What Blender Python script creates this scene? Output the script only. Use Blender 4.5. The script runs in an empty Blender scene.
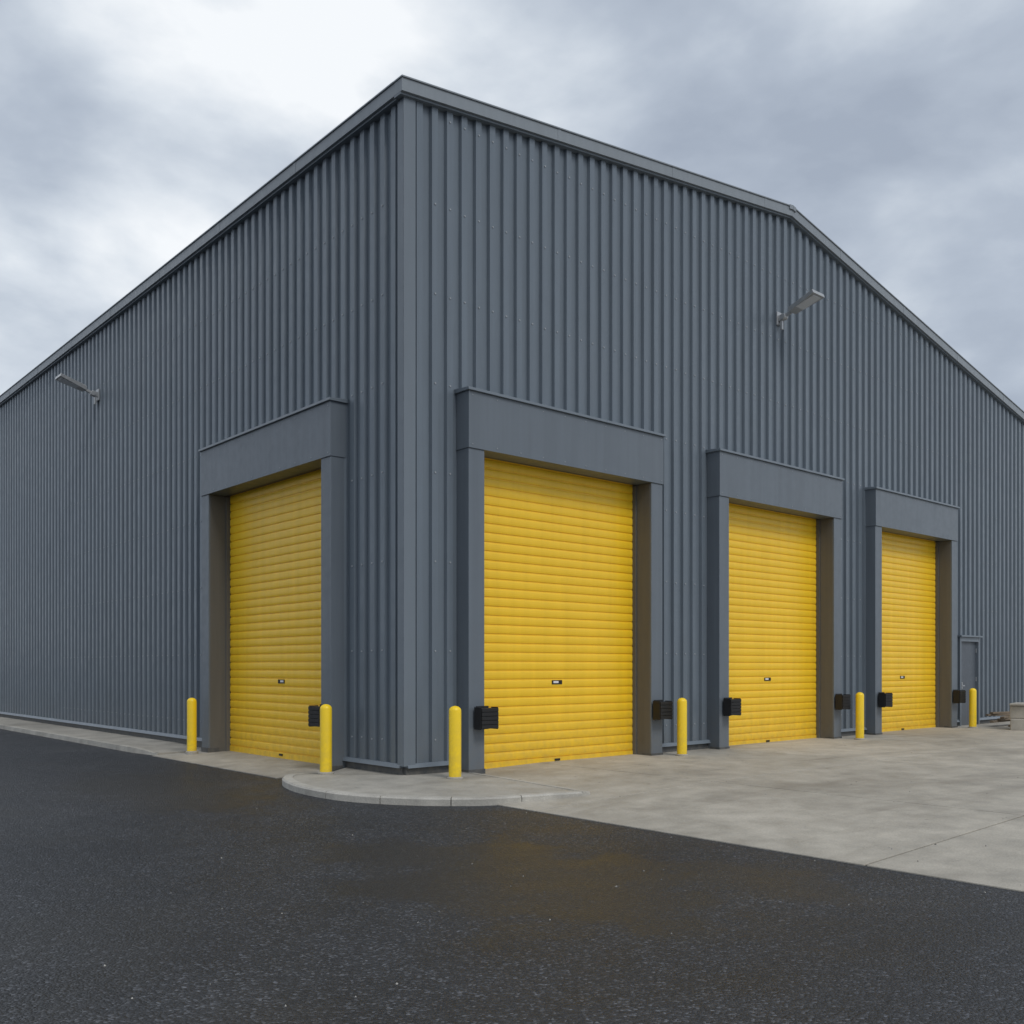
import bpy, bmesh, math, random
from mathutils import Vector, Matrix
random.seed(7)
scn = bpy.context.scene
scn.view_settings.view_transform = 'Standard'
scn.view_settings.look = 'None'
scn.view_settings.exposure = 0
scn.view_settings.gamma = 1

# ------------------------------------------------------------------ node helpers
class NT:
    def __init__(s, nt):
        s.nt = nt; s.n = nt.nodes; s.l = nt.links
    def add(s, t, **kw):
        nd = s.n.new(t)
        for k, v in kw.items(): setattr(nd, k, v)
        return nd
    def set(s, sock, v):
        if isinstance(v, bpy.types.NodeSocket): s.l.new(v, sock)
        elif v is not None: sock.default_value = v
    def math(s, op, a, b=None, c=None, clamp=False):
        m = s.add('ShaderNodeMath', operation=op, use_clamp=clamp)
        s.set(m.inputs[0], a)
        if b is not None: s.set(m.inputs[1], b)
        if c is not None: s.set(m.inputs[2], c)
        return m.outputs[0]
    def vmul(s, v, t):
        m = s.add('ShaderNodeVectorMath', operation='MULTIPLY')
        s.set(m.inputs[0], v); m.inputs[1].default_value = t
        return m.outputs[0]
    def noise(s, v, scale, detail=4, rough=.55, dist=0):
        m = s.add('ShaderNodeTexNoise')
        s.set(m.inputs['Vector'], v); m.inputs['Scale'].default_value = scale
        m.inputs['Detail'].default_value = detail; m.inputs['Roughness'].default_value = rough
        m.inputs['Distortion'].default_value = dist
        return m.outputs['Fac']
    def ramp(s, f, stops, interp='LINEAR'):
        r = s.add('ShaderNodeValToRGB'); cr = r.color_ramp; cr.interpolation = interp
        while len(cr.elements) < len(stops): cr.elements.new(.5)
        for e, (p, c) in zip(cr.elements, stops):
            e.position = p
            e.color = (c, c, c, 1) if not isinstance(c, tuple) else (*c, 1)
        s.set(r.inputs[0], f)
        return r.outputs['Color']
    def maprange(s, v, a, b, c, d):
        m = s.add('ShaderNodeMapRange'); s.set(m.inputs[0], v)
        for i, x in enumerate((a, b, c, d)): m.inputs[i+1].default_value = x
        return m.outputs[0]
    def mix(s, f, a, b, mode='MIX'):
        m = s.add('ShaderNodeMix', data_type='RGBA', blend_type=mode)
        s.set(m.inputs[0], f)
        for i, x in ((6, a), (7, b)):
            if isinstance(x, tuple) and len(x) == 3: x = (*x, 1)
            s.set(m.inputs[i], x)
        return m.outputs[2]
    def bump(s, h, strength, dist, normal=None):
        b = s.add('ShaderNodeBump'); b.inputs['Strength'].default_value = strength
        b.inputs['Distance'].default_value = dist; s.set(b.inputs['Height'], h)
        if normal is not None: s.set(b.inputs['Normal'], normal)
        return b.outputs[0]

def new_mat(name, rough=.5, metal=0., color=(.5, .5, .5), spec=.5):
    m = bpy.data.materials.new(name); m.use_nodes = True
    t = NT(m.node_tree); b = t.n['Principled BSDF']
    b.inputs['Base Color'].default_value = (*color, 1)
    b.inputs['Roughness'].default_value = rough
    b.inputs['Metallic'].default_value = metal
    b.inputs['Specular IOR Level'].default_value = spec
    tc = t.add('ShaderNodeTexCoord').outputs['Object']
    return m, t, b, tc

def painted(name, col, rough=.4, var=.10, dirt=.25, metal=0., streak=True, spec=.5, wob=.25):
    m, t, b, tc = new_mat(name, rough, metal, col, spec)
    st = t.noise(t.vmul(tc, (5, 5, .25)), 1.2, 3, .6)
    fine = t.noise(tc, 7, 4, .65)
    c = (*col, 1)
    if streak:
        k2 = t.maprange(st, .3, .75, 1+var*.9, 1-var*1.2)
        c = t.mix(1, c, k2, 'MULTIPLY')
    if dirt > 0:
        sep = t.add('ShaderNodeSeparateXYZ'); t.set(sep.inputs[0], tc)
        low = t.maprange(sep.outputs[2], 0, 1.1, 1, 0)
        low = t.math('MULTIPLY', low, t.maprange(fine, .35, .7, .1, 1))
        low = t.math('MULTIPLY', low, dirt)
        c = t.mix(low, c, (.16, .15, .13))
    t.set(b.inputs['Base Color'], c)
    t.set(b.inputs['Roughness'], t.maprange(fine, .3, .7, rough-.06, rough+.1))
    if wob > 0:
        t.set(b.inputs['Normal'], t.bump(t.noise(tc, 1.7, 1), wob, .03))
    return m

M = {}
M['clad'] = painted('wall_cladding_paint', (.138, .167, .198), .34, .08, .30, metal=.15, wob=.35)
M['trim'] = painted('trim_paint', (.148, .176, .206), .36, .05, .1, wob=.3)
M['fascia'] = painted('fascia_paint', (.22, .247, .272), .38, .05, .0)
M['frame'] = painted('frame_paint', (.125, .148, .174), .38, .07, .45, wob=.3)
M['reveal'] = painted('reveal_bounce_tint', (.115, .112, .106), .55, .10, .5)  # brown-grey base colour includes the yellow light bounced off the shutters
M['plinth'] = painted('plinth_dark', (.05, .055, .062), .6, .1, .7)
M['yellow'] = painted('shutter_yellow', (.90, .560, .020), .36, .05, .28, wob=.15)
M['boll'] = painted('bollard_yellow', (.93, .64, .012), .38, .04, .35, streak=False, wob=.0)
M['rubber'] = painted('black_rubber', (.007, .007, .008), .6, .2, .10, wob=0)
M['lampm'] = painted('lamp_metal', (.42, .43, .44), .35, .05, 0, metal=.5, wob=0)
M['screw'] = painted('screw_metal', (.30, .32, .34), .3, .05, 0, metal=.1, wob=0)
M['white'] = painted('label_white', (.75, .75, .75), .5, .03, 0, wob=0)
M['lens'] = painted('lamp_lens', (.60, .62, .65), .15, .03, 0, wob=0)
M['roof'] = painted('roof_sheet', (.2, .22, .24), .45, .05, 0)
M['pdoor'] = painted('steel_door_paint', (.085, .10, .12), .4, .05, .3)
M['wood'] = painted('old_timber', (.20, .15, .10), .8, .25, .4, wob=0)

# ---- asphalt
m, t, b, tc = new_mat('asphalt', .6)
vo = t.add('ShaderNodeTexVoronoi'); t.set(vo.inputs['Vector'], tc); vo.inputs['Scale'].default_value = 62
sepc = t.add('ShaderNodeSeparateColor'); t.set(sepc.inputs[0], vo.outputs['Color'])
agg = t.ramp(sepc.outputs[0], [(0, .45), (.55, .9), (.84, 1.5), (.96, 3.2), (1, 5.0)])
big = t.noise(tc, .22, 4, .6, .4)
mid = t.noise(tc, 1.3, 5, .65)
c = t.ramp(big, [(.3, (.0155, .0168, .020)), (.7, (.034, .0355, .039))])
c = t.mix(1, c, agg, 'MULTIPLY')
c = t.mix(1, c, t.ramp(mid, [(.3, .70), (.7, 1.25)]), 'MULTIPLY')
def spot(cx, cy, rx, ry):
    mp = t.add('ShaderNodeVectorMath', operation='SUBTRACT'); t.set(mp.inputs[0], tc); mp.inputs[1].default_value = (cx, cy, -.1)
    ln = t.add('ShaderNodeVectorMath', operation='LENGTH'); t.set(ln.inputs[0], t.vmul(mp.outputs[0], (1/rx, 1/ry, 1)))
    d = t.math('ADD', ln.outputs['Value'], t.math('MULTIPLY', t.math('SUBTRACT', mid, .5), 1.9))
    return t.maprange(d, .75, 1.05, 1, 0)
damp_reflect = t.math('MAXIMUM', spot(-3.1, -5.9, 1.3, 2.1), spot(-3.1, 1.4, 1.1, 2.8))
damp_reflect = t.math('MAXIMUM', damp_reflect, t.math('MULTIPLY', spot(-1.7, -7.4, .7, 1.0), .8))
damp_reflect = t.math('MAXIMUM', damp_reflect, t.math('MULTIPLY', t.maprange(t.noise(tc, .42, 5, .6, .5), .56, .62, 0, 1), .45))
c = t.mix(t.math('MULTIPLY', damp_reflect, .60), c, (.026, .0225, .017))  # damp patches tinted brown, painting in the yellow doors' reflection
t.set(b.inputs['Base Color'], c)
rg = t.maprange(mid, .3, .7, .44, .60)
rg = t.math('SUBTRACT', rg, t.math('MULTIPLY', damp_reflect, .05))
t.set(b.inputs['Roughness'], rg)
hh = t.math('ADD', t.math('MULTIPLY', vo.outputs['Distance'], -1.0), t.math('MULTIPLY', t.noise(tc, 38, 3, .7), 1.3))
bp = t.add('ShaderNodeBump'); bp.inputs['Distance'].default_value = .012
t.set(bp.inputs['Strength'], t.maprange(damp_reflect, 0, 1, .95, .70)); t.set(bp.inputs['Height'], hh)
t.set(b.inputs['Normal'], bp.outputs[0])
M['asphalt'] = m

# ---- concrete
def concrete(name, base, slab=True):
    m, t, b, tc = new_mat(name, .8)
    big = t.noise(tc, .33, 5, .62, .6); mid = t.noise(tc, 2.2, 5, .68); fine = t.noise(tc, 60, 3, .7)
    c = t.mix(1, (*base, 1), t.ramp(big, [(.30, .76), (.5, 1.0), (.70, 1.12)]), 'MULTIPLY')
    c = t.mix(1, c, t.ramp(mid, [(.25, .72), (.6, 1.05), (.8, 1.15)]), 'MULTIPLY')
    c = t.mix(1, c, t.ramp(fine, [(.3, .82), (.7, 1.16)]), 'MULTIPLY')
    if slab:
        sx = t.add('ShaderNodeVectorMath', operation='FLOOR')
        ad = t.add('ShaderNodeVectorMath', operation='ADD'); t.set(ad.inputs[0], tc); ad.inputs[1].default_value = (1.76, 7.6+4.15*4-8.35, 3)
        t.set(sx.inputs[0], t.vmul(ad.outputs[0], (1/4.6, 1/4.15, .01)))
        wn = t.add('ShaderNodeTexWhiteNoise'); t.set(wn.inputs[0], sx.outputs[0])
        c = t.mix(1, c, t.maprange(wn.outputs[0], 0, 1, .90, 1.06), 'MULTIPLY')
    v2 = t.add('ShaderNodeTexVoronoi'); t.set(v2.inputs['Vector'], tc); v2.inputs['Scale'].default_value = 1.6
    sp = t.maprange(v2.outputs['Distance'], .02, .06, .6, 0)
    c = t.mix(sp, c, (.07, .065, .06))
    st = t.noise(t.vmul(tc, (.22, 1.0, 1)), .9, 4, .6, .8)
    c = t.mix(t.maprange(st, .52, .72, 0, .5), c, (.17, .15, .12))
    t.set(b.inputs['Base Color'], c)
    t.set(b.inputs['Roughness'], t.maprange(mid, .3, .7, .6, .85))
    hh = t.math('ADD', fine, t.math('MULTIPLY', mid, 2))
    t.set(b.inputs['Normal'], t.bump(hh, .35, .006))
    return m
M['conc'] = concrete('apron_concrete', (.42, .388, .33))
M['kerb'] = concrete('kerb_concrete', (.43, .41, .365), False)
M['pave'] = concrete('pavement_concrete', (.36, .338, .295), False)
M['block'] = concrete('block_concrete', (.40, .385, .35), False)

# ------------------------------------------------------------------ mesh builder
class MB:
    def __init__(s): s.v = []; s.f = []; s.m = []; s.mats = []
    def mi(s, k):
        if k not in s.mats: s.mats.append(k)
        return s.mats.index(k)
    def poly(s, pts, mat):
        i = len(s.v); s.v += [tuple(p) for p in pts]; s.f.append(tuple(range(i, i+len(pts)))); s.m.append(s.mi(mat))
    def hexa(s, p, mat):   # 8 pts: bottom 4 ccw, top 4 ccw
        i = len(s.v); s.v += [tuple(q) for q in p]; k = s.mi(mat)
        for f in ((3,2,1,0),(4,5,6,7),(0,1,5,4),(1,2,6,5),(2,3,7,6),(3,0,4,7)):
            s.f.append(tuple(i+j for j in f)); s.m.append(k)
    def box(s, a, b, mat, T=None):
        x0,y0,z0 = a; x1,y1,z1 = b
        if x0>x1: x0,x1=x1,x0
        if y0>y1: y0,y1=y1,y0
        p = [(x0,y0,z0),(x1,y0,z0),(x1,y1,z0),(x0,y1,z0),(x0,y0,z1),(x1,y0,z1),(x1,y1,z1),(x0,y1,z1)]
        if T: p = [T(*q) for q in p]
        s.hexa(p, mat)
    def lathe(s, prof, mat, seg=24, c=(0,0,0), M4=None):
        i = len(s.v); k = s.mi(mat)
        for r, z in prof:
            for j in range(seg):
                a = 2*math.pi*j/seg
                p = Vector((r*math.cos(a), r*math.sin(a), z))
                if M4: p = M4 @ p
                s.v.append((p.x+c[0], p.y+c[1], p.z+c[2]))
        for q in range(len(prof)-1):
            for j in range(seg):
                j2 = (j+1) % seg
                s.f.append((i+q*seg+j, i+q*seg+j2, i+(q+1)*seg+j2, i+(q+1)*seg+j)); s.m.append(k)
        s.f.append(tuple(i+(len(prof)-1)*seg+j for j in range(seg))); s.m.append(k)
        s.f.append(tuple(i+j for j in reversed(range(seg)))); s.m.append(k)
    def obj(s, name, parent=None, bevel=0, smooth=False, recalc=True):
        me = bpy.data.meshes.new(name); me.from_pydata(s.v, [], s.f)
        for k in s.mats: me.materials.append(M[k])
        me.polygons.foreach_set('material_index', s.m)
        if recalc:
            bm = bmesh.new(); bm.from_mesh(me); bmesh.ops.recalc_face_normals(bm, faces=bm.faces); bm.to_mesh(me); bm.free()
        if smooth:
            me.polygons.foreach_set('use_smooth', [True]*len(me.polygons))
        me.update()
        o = bpy.data.objects.new(name, me); scn.collection.objects.link(o)
        if parent: o.parent = parent
        if smooth:
            md = o.modifiers.new('es', 'EDGE_SPLIT'); md.split_angle = math.radians(35)
        if bevel:
            md = o.modifiers.new('bev', 'BEVEL'); md.width = bevel; md.segments = 2; md.limit_method = 'ANGLE'
        return o

RW = lambda s, p, z: (s, -p, z)     # gable wall (faces -Y): s along, p outwards
LW = lambda s, p, z: (-p, s, z)     # side wall (faces -X)

# ------------------------------------------------------------------ building
bld = bpy.data.objects.new('warehouse_building', None); scn.collection.objects.link(bld)
XR, ZR = 10.02, 11.45      # ridge
ZE = 10.17                 # eaves at near corner
XE, YE = 29.0, 46.0
ZF = ZR - .182*(XE-XR)
def gz(x):
    return ZE+(ZR-ZE)*x/XR if x <= XR else ZR-.182*(x-XR)

PITCH, DEP = .285, .055
def clad(T, s0, s1, top, opens, extra=()):
    prof = [(0, 0), (.135, 0), (.153, DEP), (.267, DEP), (.285, 0)]
    def p_at(s):
        u = (s-s0) % PITCH
        for (a, pa), (b, pb) in zip(prof, prof[1:]):
            if a <= u <= b+1e-9: return pa+(pb-pa)*(u-a)/(b-a)
        return 0
    ss = []
    n = int((s1-s0)/PITCH)+1
    for i in range(n):
        for a, _ in prof[:-1]:
            x = s0+i*PITCH+a
            if x < s1: ss.append(x)
    ss += [s1]+list(extra)
    for a, b, h in opens: ss += [a, b]
    ss = sorted(set(round(x, 5) for x in ss))
    mb = MB()
    for a, b in zip(ss, ss[1:]):
        if b-a < 1e-4: continue
        mid = (a+b)/2; z0 = .14
        for oa, ob, h in opens:
            if oa < mid < ob: z0 = h
        pa, pb = p_at(a+1e-6), p_at(b-1e-6)
        mb.poly([T(a, pa, z0), T(b, pb, z0), T(b, pb, top(b)), T(a, pa, top(a))], 'clad')
    return mb

LEG = .31
doorsR = [(.97, 4.56), (7.25, 4.53), (13.32, 4.34)]
doorL = (1.6, 6.47)
PD = 18.30                 # personnel door start
oR = [(d+.15, d+w-.15, 5.3) for d, w in doorsR] + [(PD+.07, PD+1.17, 2.35)]
clad(RW, .02, XE, gz, oR, (XR,)).obj('gable_wall_cladding', bld, recalc=False)
clad(LW, .02, YE, lambda s: ZE, [(doorL[0]+.15, doorL[1]-.15, 5.3)]).obj('side_wall_cladding', bld, recalc=False)

# screws on the pans
mb = MB()
def screws(T, s0, s1, top, skip):
    n = int((s1-s0)/PITCH)
    for i in range(n):
        s = s0+i*PITCH+.068+.1425
        z = .5
        while z < top(s)-.3:
            zz = z+random.uniform(-.008, .008)
            if not any(a-.05 < s < b+.05 and zz < 5.95 for a, b in skip) and s > .25:
                r = .015
                pts = [(s+r*math.cos(k*math.pi/3), DEP+.010, zz+r*math.sin(k*math.pi/3)) for k in range(6)]
                mb.poly([T(*p) for p in pts], 'screw')
                for k in range(6):
                    a, b2 = pts[k], pts[(k+1) % 6]
                    mb.poly([T(a[0], DEP, a[2]), T(b2[0], DEP, b2[2]), T(*b2), T(*a)], 'screw')
            z += 1.35
screws(RW, .02, 21, gz, [(d, d+w) for d, w in doorsR]+[(PD-.2, PD+1.4)])
screws(LW, .02, 16, lambda s: ZE, [doorL])
mb.obj('cladding_screws', bld)

# plinth + drip flashing (segments between door frames)
mb = MB()
def base(T, segs):
    for a, b in segs:
        mb.box((a, -.05, -.15), (b, .030, .10), 'plinth', T)
        mb.hexa([T(a, -.02, .103), T(b, -.02, .103), T(b, .095, .103), T(a, .095, .103),
                 T(a, -.02, .165), T(b, -.02, .165), T(b, .060, .165), T(a, .060, .165)], 'trim')
dR = doorsR
base(RW, [(.0, dR[0][0]), (dR[0][0]+dR[0][1], dR[1][0]), (dR[1][0]+dR[1][1], dR[2][0]), (dR[2][0]+dR[2][1], PD), (PD+1.24, XE)])
base(LW, [(.034, doorL[0]), (doorL[1], YE)])
mb.obj('wall_base', bld)
# corner flashing
mb = MB()
zt = ZE+.02
mb.box((-.070, -.070, .13), (.145, -.059, zt), 'trim')
mb.box((-.070, -.0588, .13), (-.059, .095, zt), 'trim')
mb.box((.134, -.0588, .13), (.145, .0, zt), 'trim')
mb.box((-.0588, .084, .13), (0, .095, zt), 'trim')
mb.obj('corner_flashing', bld, bevel=.004)

# fascia / verge trim: follows the gable slope
mb = MB()
def verge(x0, x1, y0, y1, dz0, dz1, mat):
    z0, z1 = gz(max(x0, 0)) if x0 >= 0 else ZE+(ZR-ZE)/XR*x0, gz(x1)
    mb.hexa([(x0,y0,z0+dz0),(x1,y0,z1+dz0),(x1,y1,z1+dz0),(x0,y1,z0+dz0),
             (x0,y0,z0+dz1),(x1,y0,z1+dz1),(x1,y1,z1+dz1),(x0,y1,z0+dz1)], mat)
for a, b2 in ((-.16, XR-.001), (XR+.001, XE+.15)):
    verge(a, b2, -.155, .05, -.13, .06, 'fascia')
    verge(a, b2, -.115, .05, -.165, -.132, 'trim')
    verge(a-.015 if a < 0 else a, b2, -.175, .05, .063, .085, 'fascia')
verge(XR-.12, XR-.003, -.182, .05, .0, .092, 'fascia'); verge(XR+.003, XR+.12, -.182, .05, .0, .092, 'fascia')
ze = ZE-.02
mb.box((-.16, .052, ze-.13), (.05, YE+.1, ze+.055), 'fascia')
mb.box((-.12, .052, ze-.165), (.05, YE+.1, ze-.132), 'trim')
mb.box((-.18, .052, ze+.058), (.05, YE+.1, ze+.08), 'fascia')
y = 3.0
while y < YE:   # lap straps
    mb.box((-.164, y, ze-.133), (-.1605, y+.07, ze+.057), 'fascia'); y += 3.0
x = 3.0
while x < XE-.5:
    verge(x, x+.07, -.159, -.1553, -.133, .062, 'fascia'); x += 3.0
mb.obj('roof_fascia', bld, bevel=.003)
# roof + unseen walls
mb = MB()
mb.poly([(0.06,.06,ZE+.03),(XR,.06,ZR+.03),(XR,YE,ZR+.03),(0.06,YE,ZE+.03)], 'roof')
mb.poly([(XR,.06,ZR+.03),(XE,.06,ZF+.03),(XE,YE,ZF+.03),(XR,YE,ZR+.03)], 'roof')
mb.obj('roof', bld)
mb = MB()
mb.poly([(XE,0,-.1),(XE,YE,-.1),(XE,YE,ZF),(XE,0,ZF)], 'clad')
mb.poly([(0,YE,-.1),(XE,YE,-.1),(XE,YE,ZF),(XR,YE,ZR),(0,YE,ZE)], 'clad')
mb.obj('rear_walls', bld)

# door frames + roller shutters
HB, HT = 4.95, 5.82
def frame(T, a, b, name):
    mb = MB(); P = .30; R = -.20
    for s0, s1, inner in ((a, a+LEG, 1), (b-LEG, b, 0)):
        mb.box((s0, -.02, -.12), (s1, P, HB-.002), 'frame', T)
        if inner: mb.box((s1-.01, R, -.11), (s1+.004, P-.03, HB-.004), 'reveal', T); mb.box((s1+.004, -.13, -.11), (s1+.03, -.05, HB-.004), 'reveal', T)
        else: mb.box((s0-.004, R, -.11), (s0+.01, P-.03, HB-.004), 'reveal', T); mb.box((s0-.03, -.13, -.11), (s0-.004, -.05, HB-.004), 'reveal', T)
    mb.box((a-.012, -.02, HB), (b+.012, P+.02, HT), 'frame', T)
    mb.box((a+LEG, R, HB+.01), (b-LEG, -.021, HT), 'reveal', T)
    mb.hexa([T(a-.045, -.02, HT+.002), T(b+.045, -.02, HT+.002), T(b+.045, P+.06, HT+.002), T(a-.045, P+.06, HT+.002),
             T(a-.045, -.02, HT+.07), T(b+.045, -.02, HT+.07), T(b+.045, P+.055, HT+.045), T(a-.045, P+.055, HT+.045)], 'trim')
    # fixings along header and legs
    n = 9
    for k in range(n+1):
        s = a+.06+(b-a-.12)*k/n
        mb.box((s-.009, P+.0205, HB+.05), (s+.009, P+.027, HB+.068), 'screw', T)
        mb.box((s-.009, P+.0205, HT-.07), (s+.009, P+.027, HT-.052), 'screw', T)
    for s0, s1 in ((a, a+LEG), (b-LEG, b)):
        mb.box((s0-.012, 0.09, -.12), (s1+.012, P+.012, .03), 'plinth', T)
    mb.obj(name+'_frame', bld, bevel=.004)
    # shutter
    mb = MB(); a2, b2 = a+LEG+.005, b-LEG-.005; pt = .148; z = .06
    P0 = -.135
    prof = [(0, -.014), (.010, -.014), (.016, .0), (.045, .0055), (.080, .0075), (.115, .0055), (.137, .0), (.143, -.014)]
    zs = []
    while z < HB+.06:
        for dz, dp in prof: zs.append((z+dz, P0+dp))
        z += pt
    for (z0, p0), (z1, p1) in zip(zs, zs[1:]):
        mb.poly([T(a2, p0, z0), T(b2, p0, z0), T(b2, p1, z1), T(a2, p1, z1)], 'yellow')
    mb.obj(name+'_shutter', bld, recalc=False)
    mb = MB()
    mb.box((a2, P0-.02, -.055), (b2, P0+.014, .06), 'yellow', T)
    mb.box((a2, P0-.015, -.10), (b2, P0+.012, -.056), 'rubber', T)
    c = (a2+b2)/2
    mb.box((c-.12, P0+.008, 1.305), (c+.12, P0+.016, 1.375), 'rubber', T)
    mb.box((c-.09, P0+.0165, 1.325), (c+.03, P0+.019, 1.36), 'white', T)
    mb.box((c-.06, P0+.0145, .0), (c+.06, P0+.03, .035), 'rubber', T)
    mb.obj(name+'_bottom_rail', bld, bevel=.003)
for i, (d, w) in enumerate(doorsR): frame(RW, d, d+w, 'loading_door_%d' % (i+1))
frame(LW, doorL[0], doorL[1], 'loading_door_4')

# personnel door
mb = MB()
p = PD
mb.box((p, -.02, -.05), (p+.08, .10, 2.42), 'trim', RW)
mb.box((p+1.16, -.02, -.05), (p+1.24, .10, 2.42), 'trim', RW)
mb.box((p+.08, -.02, 2.30), (p+1.16, .10, 2.42), 'trim', RW)
mb.box((p-.05, -.02, 2.423), (p+1.29, .16, 2.47), 'trim', RW)
mb.box((p+.08, -.04, -.02), (p+1.16, .02, 2.30), 'pdoor', RW)
mb.box((p+.08, -.05, -.08), (p+1.16, .10, -.022), 'plinth', RW)
mb.box((p+.17, .0205, 1.0), (p+.22, .07, 1.18), 'lampm', RW)
mb.box((p+.17, .071, 1.07), (p+.33, .085, 1.10), 'lampm', RW)
for z in (.3, 1.2, 2.0): mb.box((p+1.14, .021, z), (p+1.159, .045, z+.12), 'lampm', RW)
mb.obj('personnel_door', bld, bevel=.004)

# ------------------------------------------------------------------ dock bumpers
def bumper(T, s, name='dock_bumper'):
    mb = MB(); z0 = .66
    mb.box((s-.12, .315, z0-.02), (s+.12, .335, z0+.34), 'rubber', T)
    for k in range(5):
        zz = z0+k*.064
        mb.box((s-.165, .336, zz), (s+.165, .52, zz+.054), 'rubber', T)
    mb.box((s-.15, .337, z0+.004), (s+.15, .505, z0+.306), 'rubber', T)
    for ds in (-.172, .166):
        mb.box((s+ds, .336, z0-.015), (s+ds+.008, .50, z0+.325), 'rubber', T)
    mb.obj(name, None, bevel=.004)
for d, w in doorsR:
    bumper(RW, d+LEG*.8); bumper(RW, d+w-LEG*.45)
bumper(LW, doorL[0]+.17)

# ------------------------------------------------------------------ bollards
def bollard(x, y, z=0):
    mb = MB(); r = .090; H = 1.04
    prof = [(r, -.14), (r, H-.07)] + [(r*math.cos(a), H-.07+.07*math.sin(a)) for a in [math.radians(q) for q in (18, 36, 54, 70, 82)]]
    mb.lathe(prof, 'boll', 32)
    mb.lathe([(r+.028, -.14), (r+.028, .008), (r+.004, .022)], 'pave', 24)
    o = mb.obj('bollard', None, smooth=True); o.location = (x, y, z)
bollard(.315, -.80); bollard(-.74, 1.01); bollard(-.62, 6.2, -.03)
bollard(5.66, -.65); bollard(11.73, -.78); bollard(17.8, -.65)

# ------------------------------------------------------------------ wall lamps (outwards = -Y local)
def lamp(loc, rz):
    mb = MB()
    mb.box((-.10, -.03, -.16), (.10, 0, .12), 'lampm')
    mb.box((-.045, -.13, -.07), (.045, -.031, .05), 'lampm')
    R = Matrix.Translation((0, -.11, 0)) @ Matrix.Rotation(math.radians(-17), 4, 'X')
    Tt = lambda x, y, z: tuple(R @ Vector((x, y, z)))
    mb.lathe([(.06, -.07), (.06, .07)], 'lampm', 16, c=(0, -.13, 0), M4=Matrix.Rotation(math.radians(90), 4, 'Y'))
    mb.box((-.03, -.26, -.03), (.03, .0, .03), 'lampm', Tt)
    mb.hexa([Tt(-.13,-.22,-.04),Tt(-.22,-.88,-.03),Tt(.22,-.88,-.03),Tt(.13,-.22,-.04),
             Tt(-.13,-.22,.06),Tt(-.22,-.88,.045),Tt(.22,-.88,.045),Tt(.13,-.22,.06)], 'lampm')
    for k in range(5):
        x = -.08+k*.04
        mb.box((x-.006, -.46, .05), (x+.006, -.24, .085), 'lampm', Tt)
    mb.box((-.14, -.83, -.044), (.14, -.40, -.0325), 'lens', Tt)
    mb.box((-.03, -.1, -.26), (.03, -.05, -.071), 'lampm')
    o = mb.obj('wall_lamp', None, bevel=.004)
    o.location = loc; o.rotation_euler = (0, 0, rz)
lamp((9.66, -.057, 9.05), 0)
lamp((-.057, 13.2, 8.42), math.radians(-90))

# ------------------------------------------------------------------ ground
mb = MB()
mb.poly([(-600,-600,-.1),(600,-600,-.1),(600,600,-.1),(-600,600,-.1)], 'asphalt')
mb.obj('ground', None)

def az(x): return -.088+.078*min(1, (x+.56)/3.4)
mb = MB()
xs = [-.56, 2.84, 7.44, 12.04, 16.64, 21.24, 25.84, 30.44, 35.04]
ys = [.3, -3.45, -7.6, -11.75, -15.9, -20.05, -24.2]
g = .012
for x0, x1 in zip(xs, xs[1:]):
    for y1, y0 in zip(ys, ys[1:]):
        a, b2 = x0+g, x1-g; c, d = y0+g, y1-g
        if x0 == xs[0]:
            a = x0
        mb.hexa([(a,c,-.14),(b2,c,-.14),(b2,d,-.14),(a,d,-.14),(a,c,az(a)),(b2,c,az(b2)),(b2,d,az(b2)),(a,d,az(a))], 'conc')
o = mb.obj('concrete_apron', None, bevel=.006)

# kerbed island round the corner
ctrl = [(.66,-3.03),(.2,-2.93),(-.53,-2.77),(-.95,-2.52),(-1.45,-1.96),(-1.80,-1.14),(-1.83,-.16),(-1.62,.70),(-1.32,1.20),(-.95,1.48),(-.5,1.56)]
def cr(pts, n=8):
    out = []
    P = [pts[0]]+pts+[pts[-1]]
    for i in range(1, len(P)-2):
        p0, p1, p2, p3 = [Vector(q) for q in P[i-1:i+3]]
        for k in range(n):
            u = k/n
            out.append(.5*((2*p1)+(-p0+p2)*u+(2*p0-5*p1+4*p2-p3)*u*u+(-p0+3*p1-3*p2+p3)*u**3))
    out.append(Vector(pts[-1])); return out
C = cr(ctrl)
cum = [0]
for a, b2 in zip(C, C[1:]): cum.append(cum[-1]+(b2-a).length)
L = cum[-1]
def at(s):
    s = max(0, min(L, s))
    for i in range(len(cum)-1):
        if cum[i+1] >= s:
            u = (s-cum[i])/max(1e-6, cum[i+1]-cum[i]); p = C[i].lerp(C[i+1], u)
            d = (C[min(i+2, len(C)-1)]-C[max(i-1, 0)]).normalized(); return p, d
def kz(s):
    z = .0
    if s < 1.0: z = -.010*(1-s/1.0)
    if s > L-.9: z = -.05*(s-(L-.9))/.9
    return z
mbk = MB()
s = 0; stone = .915
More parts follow.
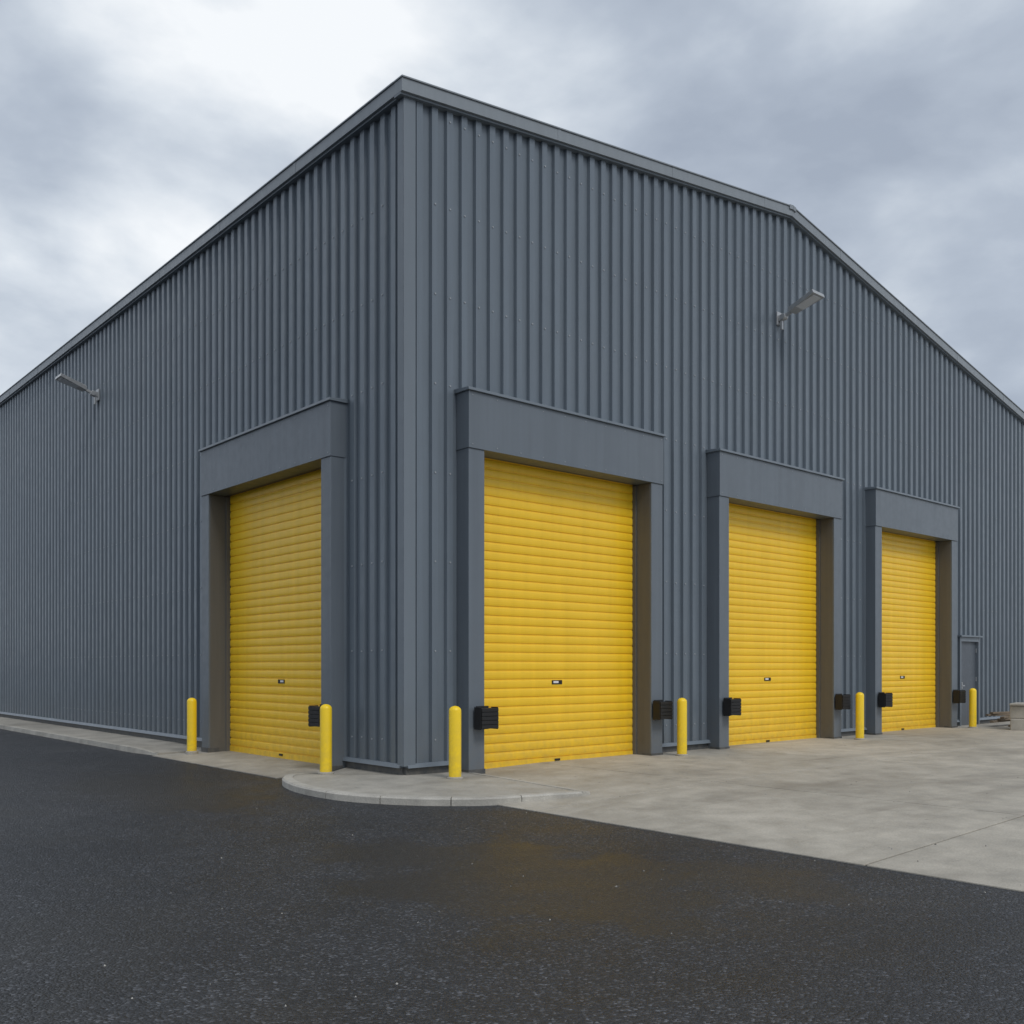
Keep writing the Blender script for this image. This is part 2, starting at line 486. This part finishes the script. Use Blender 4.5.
while s < L-.02:
    e = min(L, s+stone)-.012
    nn = 5
    for k in range(nn):
        sa, sb = s+(e-s)*k/nn, s+(e-s)*(k+1)/nn
        q = []
        for ss in (sa, sb):
            p, d = at(ss); nrm = Vector((-d.y, d.x))
            if (Vector((0, 0))-p).dot(nrm) < 0: nrm = -nrm
            q.append((p, nrm, kz(ss)))
        (pa, na, za), (pb, nb, zb) = q
        ch = .022
        o0, o1 = pa, pb
        def V(p, z): return (p.x, p.y, z)
        mbk.poly([V(o0,-.14),V(o1,-.14),V(o1,zb-ch),V(o0,za-ch)], 'kerb')
        mbk.poly([V(o0,za-ch),V(o1,zb-ch),V(o1+nb*ch,zb),V(o0+na*ch,za)], 'kerb')
        mbk.poly([V(o0+na*ch,za),V(o1+nb*ch,zb),V(o1+nb*.15,zb),V(o0+na*.15,za)], 'kerb')
        mbk.poly([V(o0+na*.15,za),V(o1+nb*.15,zb),V(o1+nb*.15,-.14),V(o0+na*.15,-.14)], 'kerb')
        if k == 0: mbk.poly([V(o0,-.14),V(o0,za-ch),V(o0+na*ch,za),V(o0+na*.15,za),V(o0+na*.15,-.14)], 'kerb')
        if k == nn-1: mbk.poly([V(o1,-.14),V(o1,zb-ch),V(o1+nb*ch,zb),V(o1+nb*.15,zb),V(o1+nb*.15,-.14)], 'kerb')
    s += stone
# straight kerb beside the side wall
y = 6.62; first = True
while y < YE+6:
    y1 = y+.903
    zz0 = -.06 if first else 0
    x0, x1 = -1.26, -1.11
    xs0 = x0+.12 if first else x0
    mbk.hexa([(xs0,y,-.14),(x1,y,-.14),(x1,y1,-.14),(x0,y1,-.14),(xs0+.012,y,zz0),(x1,y,zz0),(x1,y1,0),(x0+.012,y1,0)], 'kerb')
    y += .915; first = False
mbk.obj('kerb', None, bevel=0)

mb = MB()
inn = []
for k in range(41):
    ss = L*k/40; p, d = at(ss); nrm = Vector((-d.y, d.x))
    if (Vector((0, 0))-p).dot(nrm) < 0: nrm = -nrm
    q = p+nrm*.153; inn.append((q.x, q.y, kz(ss)-.006))
cc = (.02, .02, -.001)
for a, b2 in zip(inn, inn[1:]): mb.poly([a, b2, cc], 'pave')
mb.poly([inn[-1], (.02, 1.6, -.004), cc], 'pave')
mb.poly([inn[0], cc, (.88, -1.2, -.014)], 'pave')
mb.poly([(.96, .02, -.016), cc, (.88, -1.2, -.014)], 'pave')
# edging on the right-hand side of the island
r0, r1, r2 = Vector((.66, -3.03)), Vector((.88, -1.2)), Vector((.96, .02))
for p, q in ((r0, r1), (r1, r2)):
    wv = Vector((.13, -.01))
    mb.hexa([(p.x,p.y,-.14),(p.x+wv.x,p.y+wv.y,-.14),(q.x+wv.x,q.y+wv.y,-.14),(q.x,q.y,-.14),
             (p.x,p.y,-.008),(p.x+wv.x,p.y+wv.y,-.018),(q.x+wv.x,q.y+wv.y,-.018),(q.x,q.y,-.008)], 'kerb')
# threshold in front of side door, pavement along the wall
mb.hexa([(-1.24,1.64,-.14),(.2,1.6,-.14),(.2,6.60,-.14),(-1.24,6.60,-.14),(-1.24,1.64,-.088),(.2,1.6,-.045),(.2,6.60,-.045),(-1.24,6.60,-.088)], 'pave')
y = 6.615
while y < YE+5:
    z0 = -.05 if y < 6.7 else -.003
    mb.hexa([(-1.105,y,-.14),(.02,y,-.14),(.02,y+1.822,-.14),(-1.105,y+1.822,-.14),(-1.105,y,z0),(.02,y,z0),(.02,y+1.822,-.003),(-1.105,y+1.822,-.003)], 'pave')
    y += 1.83
mb.obj('pavement', None)

# ------------------------------------------------------------------ clutter by the far end
mb = MB()
def rbox(c, sz, rz, mat, tilt=0):
    R = Matrix.Translation(c) @ Matrix.Rotation(rz, 4, 'Z') @ Matrix.Rotation(tilt, 4, 'X')
    mb.box((-sz[0]/2,-sz[1]/2,0),(sz[0]/2,sz[1]/2,sz[2]), mat, lambda x,y,z: tuple(R @ Vector((x,y,z))))
rbox((18.15,-1.85,-.02),(1.1,.6,.30),.25,'block'); rbox((18.2,-1.82,.285),(1.0,.55,.32),.18,'block')
rbox((18.17,-1.83,.61),(1.05,.6,.06),.22,'block')
mb.obj('concrete_block', None, bevel=.02)
mb = MB()
for i in range(7):
    rbox((19.4+random.uniform(-.3,.3),-.9+random.uniform(-.25,.25),.0+.055*i),(1.5,.10,.05),random.uniform(-.4,.4),'wood',0)
mb.obj('timber_pile', None, bevel=.004)

# small stones / litter on apron and asphalt
mb = MB()
for i in range(220):
    x = random.uniform(-6.5, 14); y = random.uniform(-9, -.6)
    z = az(max(x, -.56)) if x > -.56 else -.1
    if x > -2 and x < 1 and y > -3.2: continue
    r = random.uniform(.004, .014)
    pts = [Vector((random.uniform(.6,1)*r*math.cos(a), random.uniform(.6,1)*r*math.sin(a), 0)) for a in [k*1.2566 for k in range(5)]]
    base_ = [(x+p.x, y+p.y, z) for p in pts]; tp = (x, y, z+r*.8)
    for k in range(5): mb.poly([base_[k], base_[(k+1)%5], tp], 'block' if random.random() < .5 else 'plinth')
mb.obj('gravel', None)

# ------------------------------------------------------------------ sky / light
SE = math.radians(48)
sun_dir = Vector((-.10, -.80, 0)).normalized()      # horizontal direction towards the sun
w = bpy.data.worlds.new('World'); scn.world = w; w.use_nodes = True
t = NT(w.node_tree); bg = t.n['Background']
sky = t.add('ShaderNodeTexSky', sky_type='NISHITA'); sky.sun_disc = False
sky.sun_elevation = SE; sky.sun_rotation = math.atan2(sun_dir.x, sun_dir.y)
tc = t.add('ShaderNodeTexCoord').outputs['Generated']
sp = t.add('ShaderNodeSeparateXYZ'); t.set(sp.inputs[0], tc)
zz = t.math('ADD', t.math('MAXIMUM', sp.outputs[2], 0), .55)
cb = t.add('ShaderNodeCombineXYZ')
t.set(cb.inputs[0], t.math('DIVIDE', sp.outputs[0], zz)); t.set(cb.inputs[1], t.math('DIVIDE', sp.outputs[1], zz)); t.set(cb.inputs[2], t.math('MULTIPLY', sp.outputs[2], 1.6))
n1 = t.noise(cb.outputs[0], 3.6, 8, .50, .15)
n2 = t.noise(cb.outputs[0], 1.5, 3, .5, .1)
f = t.math('ADD', t.math('MULTIPLY', n1, .62), t.math('MULTIPLY', n2, .38))
col = t.ramp(f, [(.38, (.37, .425, .515)), (.45, (.46, .52, .61)), (.50, (.57, .63, .71)), (.55, (.71, .765, .83)), (.62, (.93, .96, .99))])
sc = t.add('ShaderNodeVectorMath', operation='SCALE'); t.set(sc.inputs[0], col); sc.inputs[3].default_value = 10.3
mx = t.mix(.95, sky.outputs[0], sc.outputs[0])
t.set(bg.inputs[0], mx); bg.inputs[1].default_value = .10

sd = bpy.data.lights.new('sun', 'SUN'); sd.energy = 1.3; sd.angle = math.radians(20); sd.color = (1, .97, .93)
so = bpy.data.objects.new('sun', sd); scn.collection.objects.link(so)
v = Vector((sun_dir.x*math.cos(SE), sun_dir.y*math.cos(SE), math.sin(SE)))
so.rotation_euler = v.to_track_quat('Z', 'Y').to_euler()

# ------------------------------------------------------------------ camera
cd = bpy.data.cameras.new('camera'); co = bpy.data.objects.new('camera', cd); scn.collection.objects.link(co)
cd.lens = 34.0; cd.sensor_width = 36; cd.shift_y = 155/1024; cd.clip_end = 3000; cd.clip_start = .1
co.location = (-8.282, -11.803, 1.6)
co.rotation_euler = (math.radians(90), 0, -math.atan2(.661, .7505))
scn.camera = co
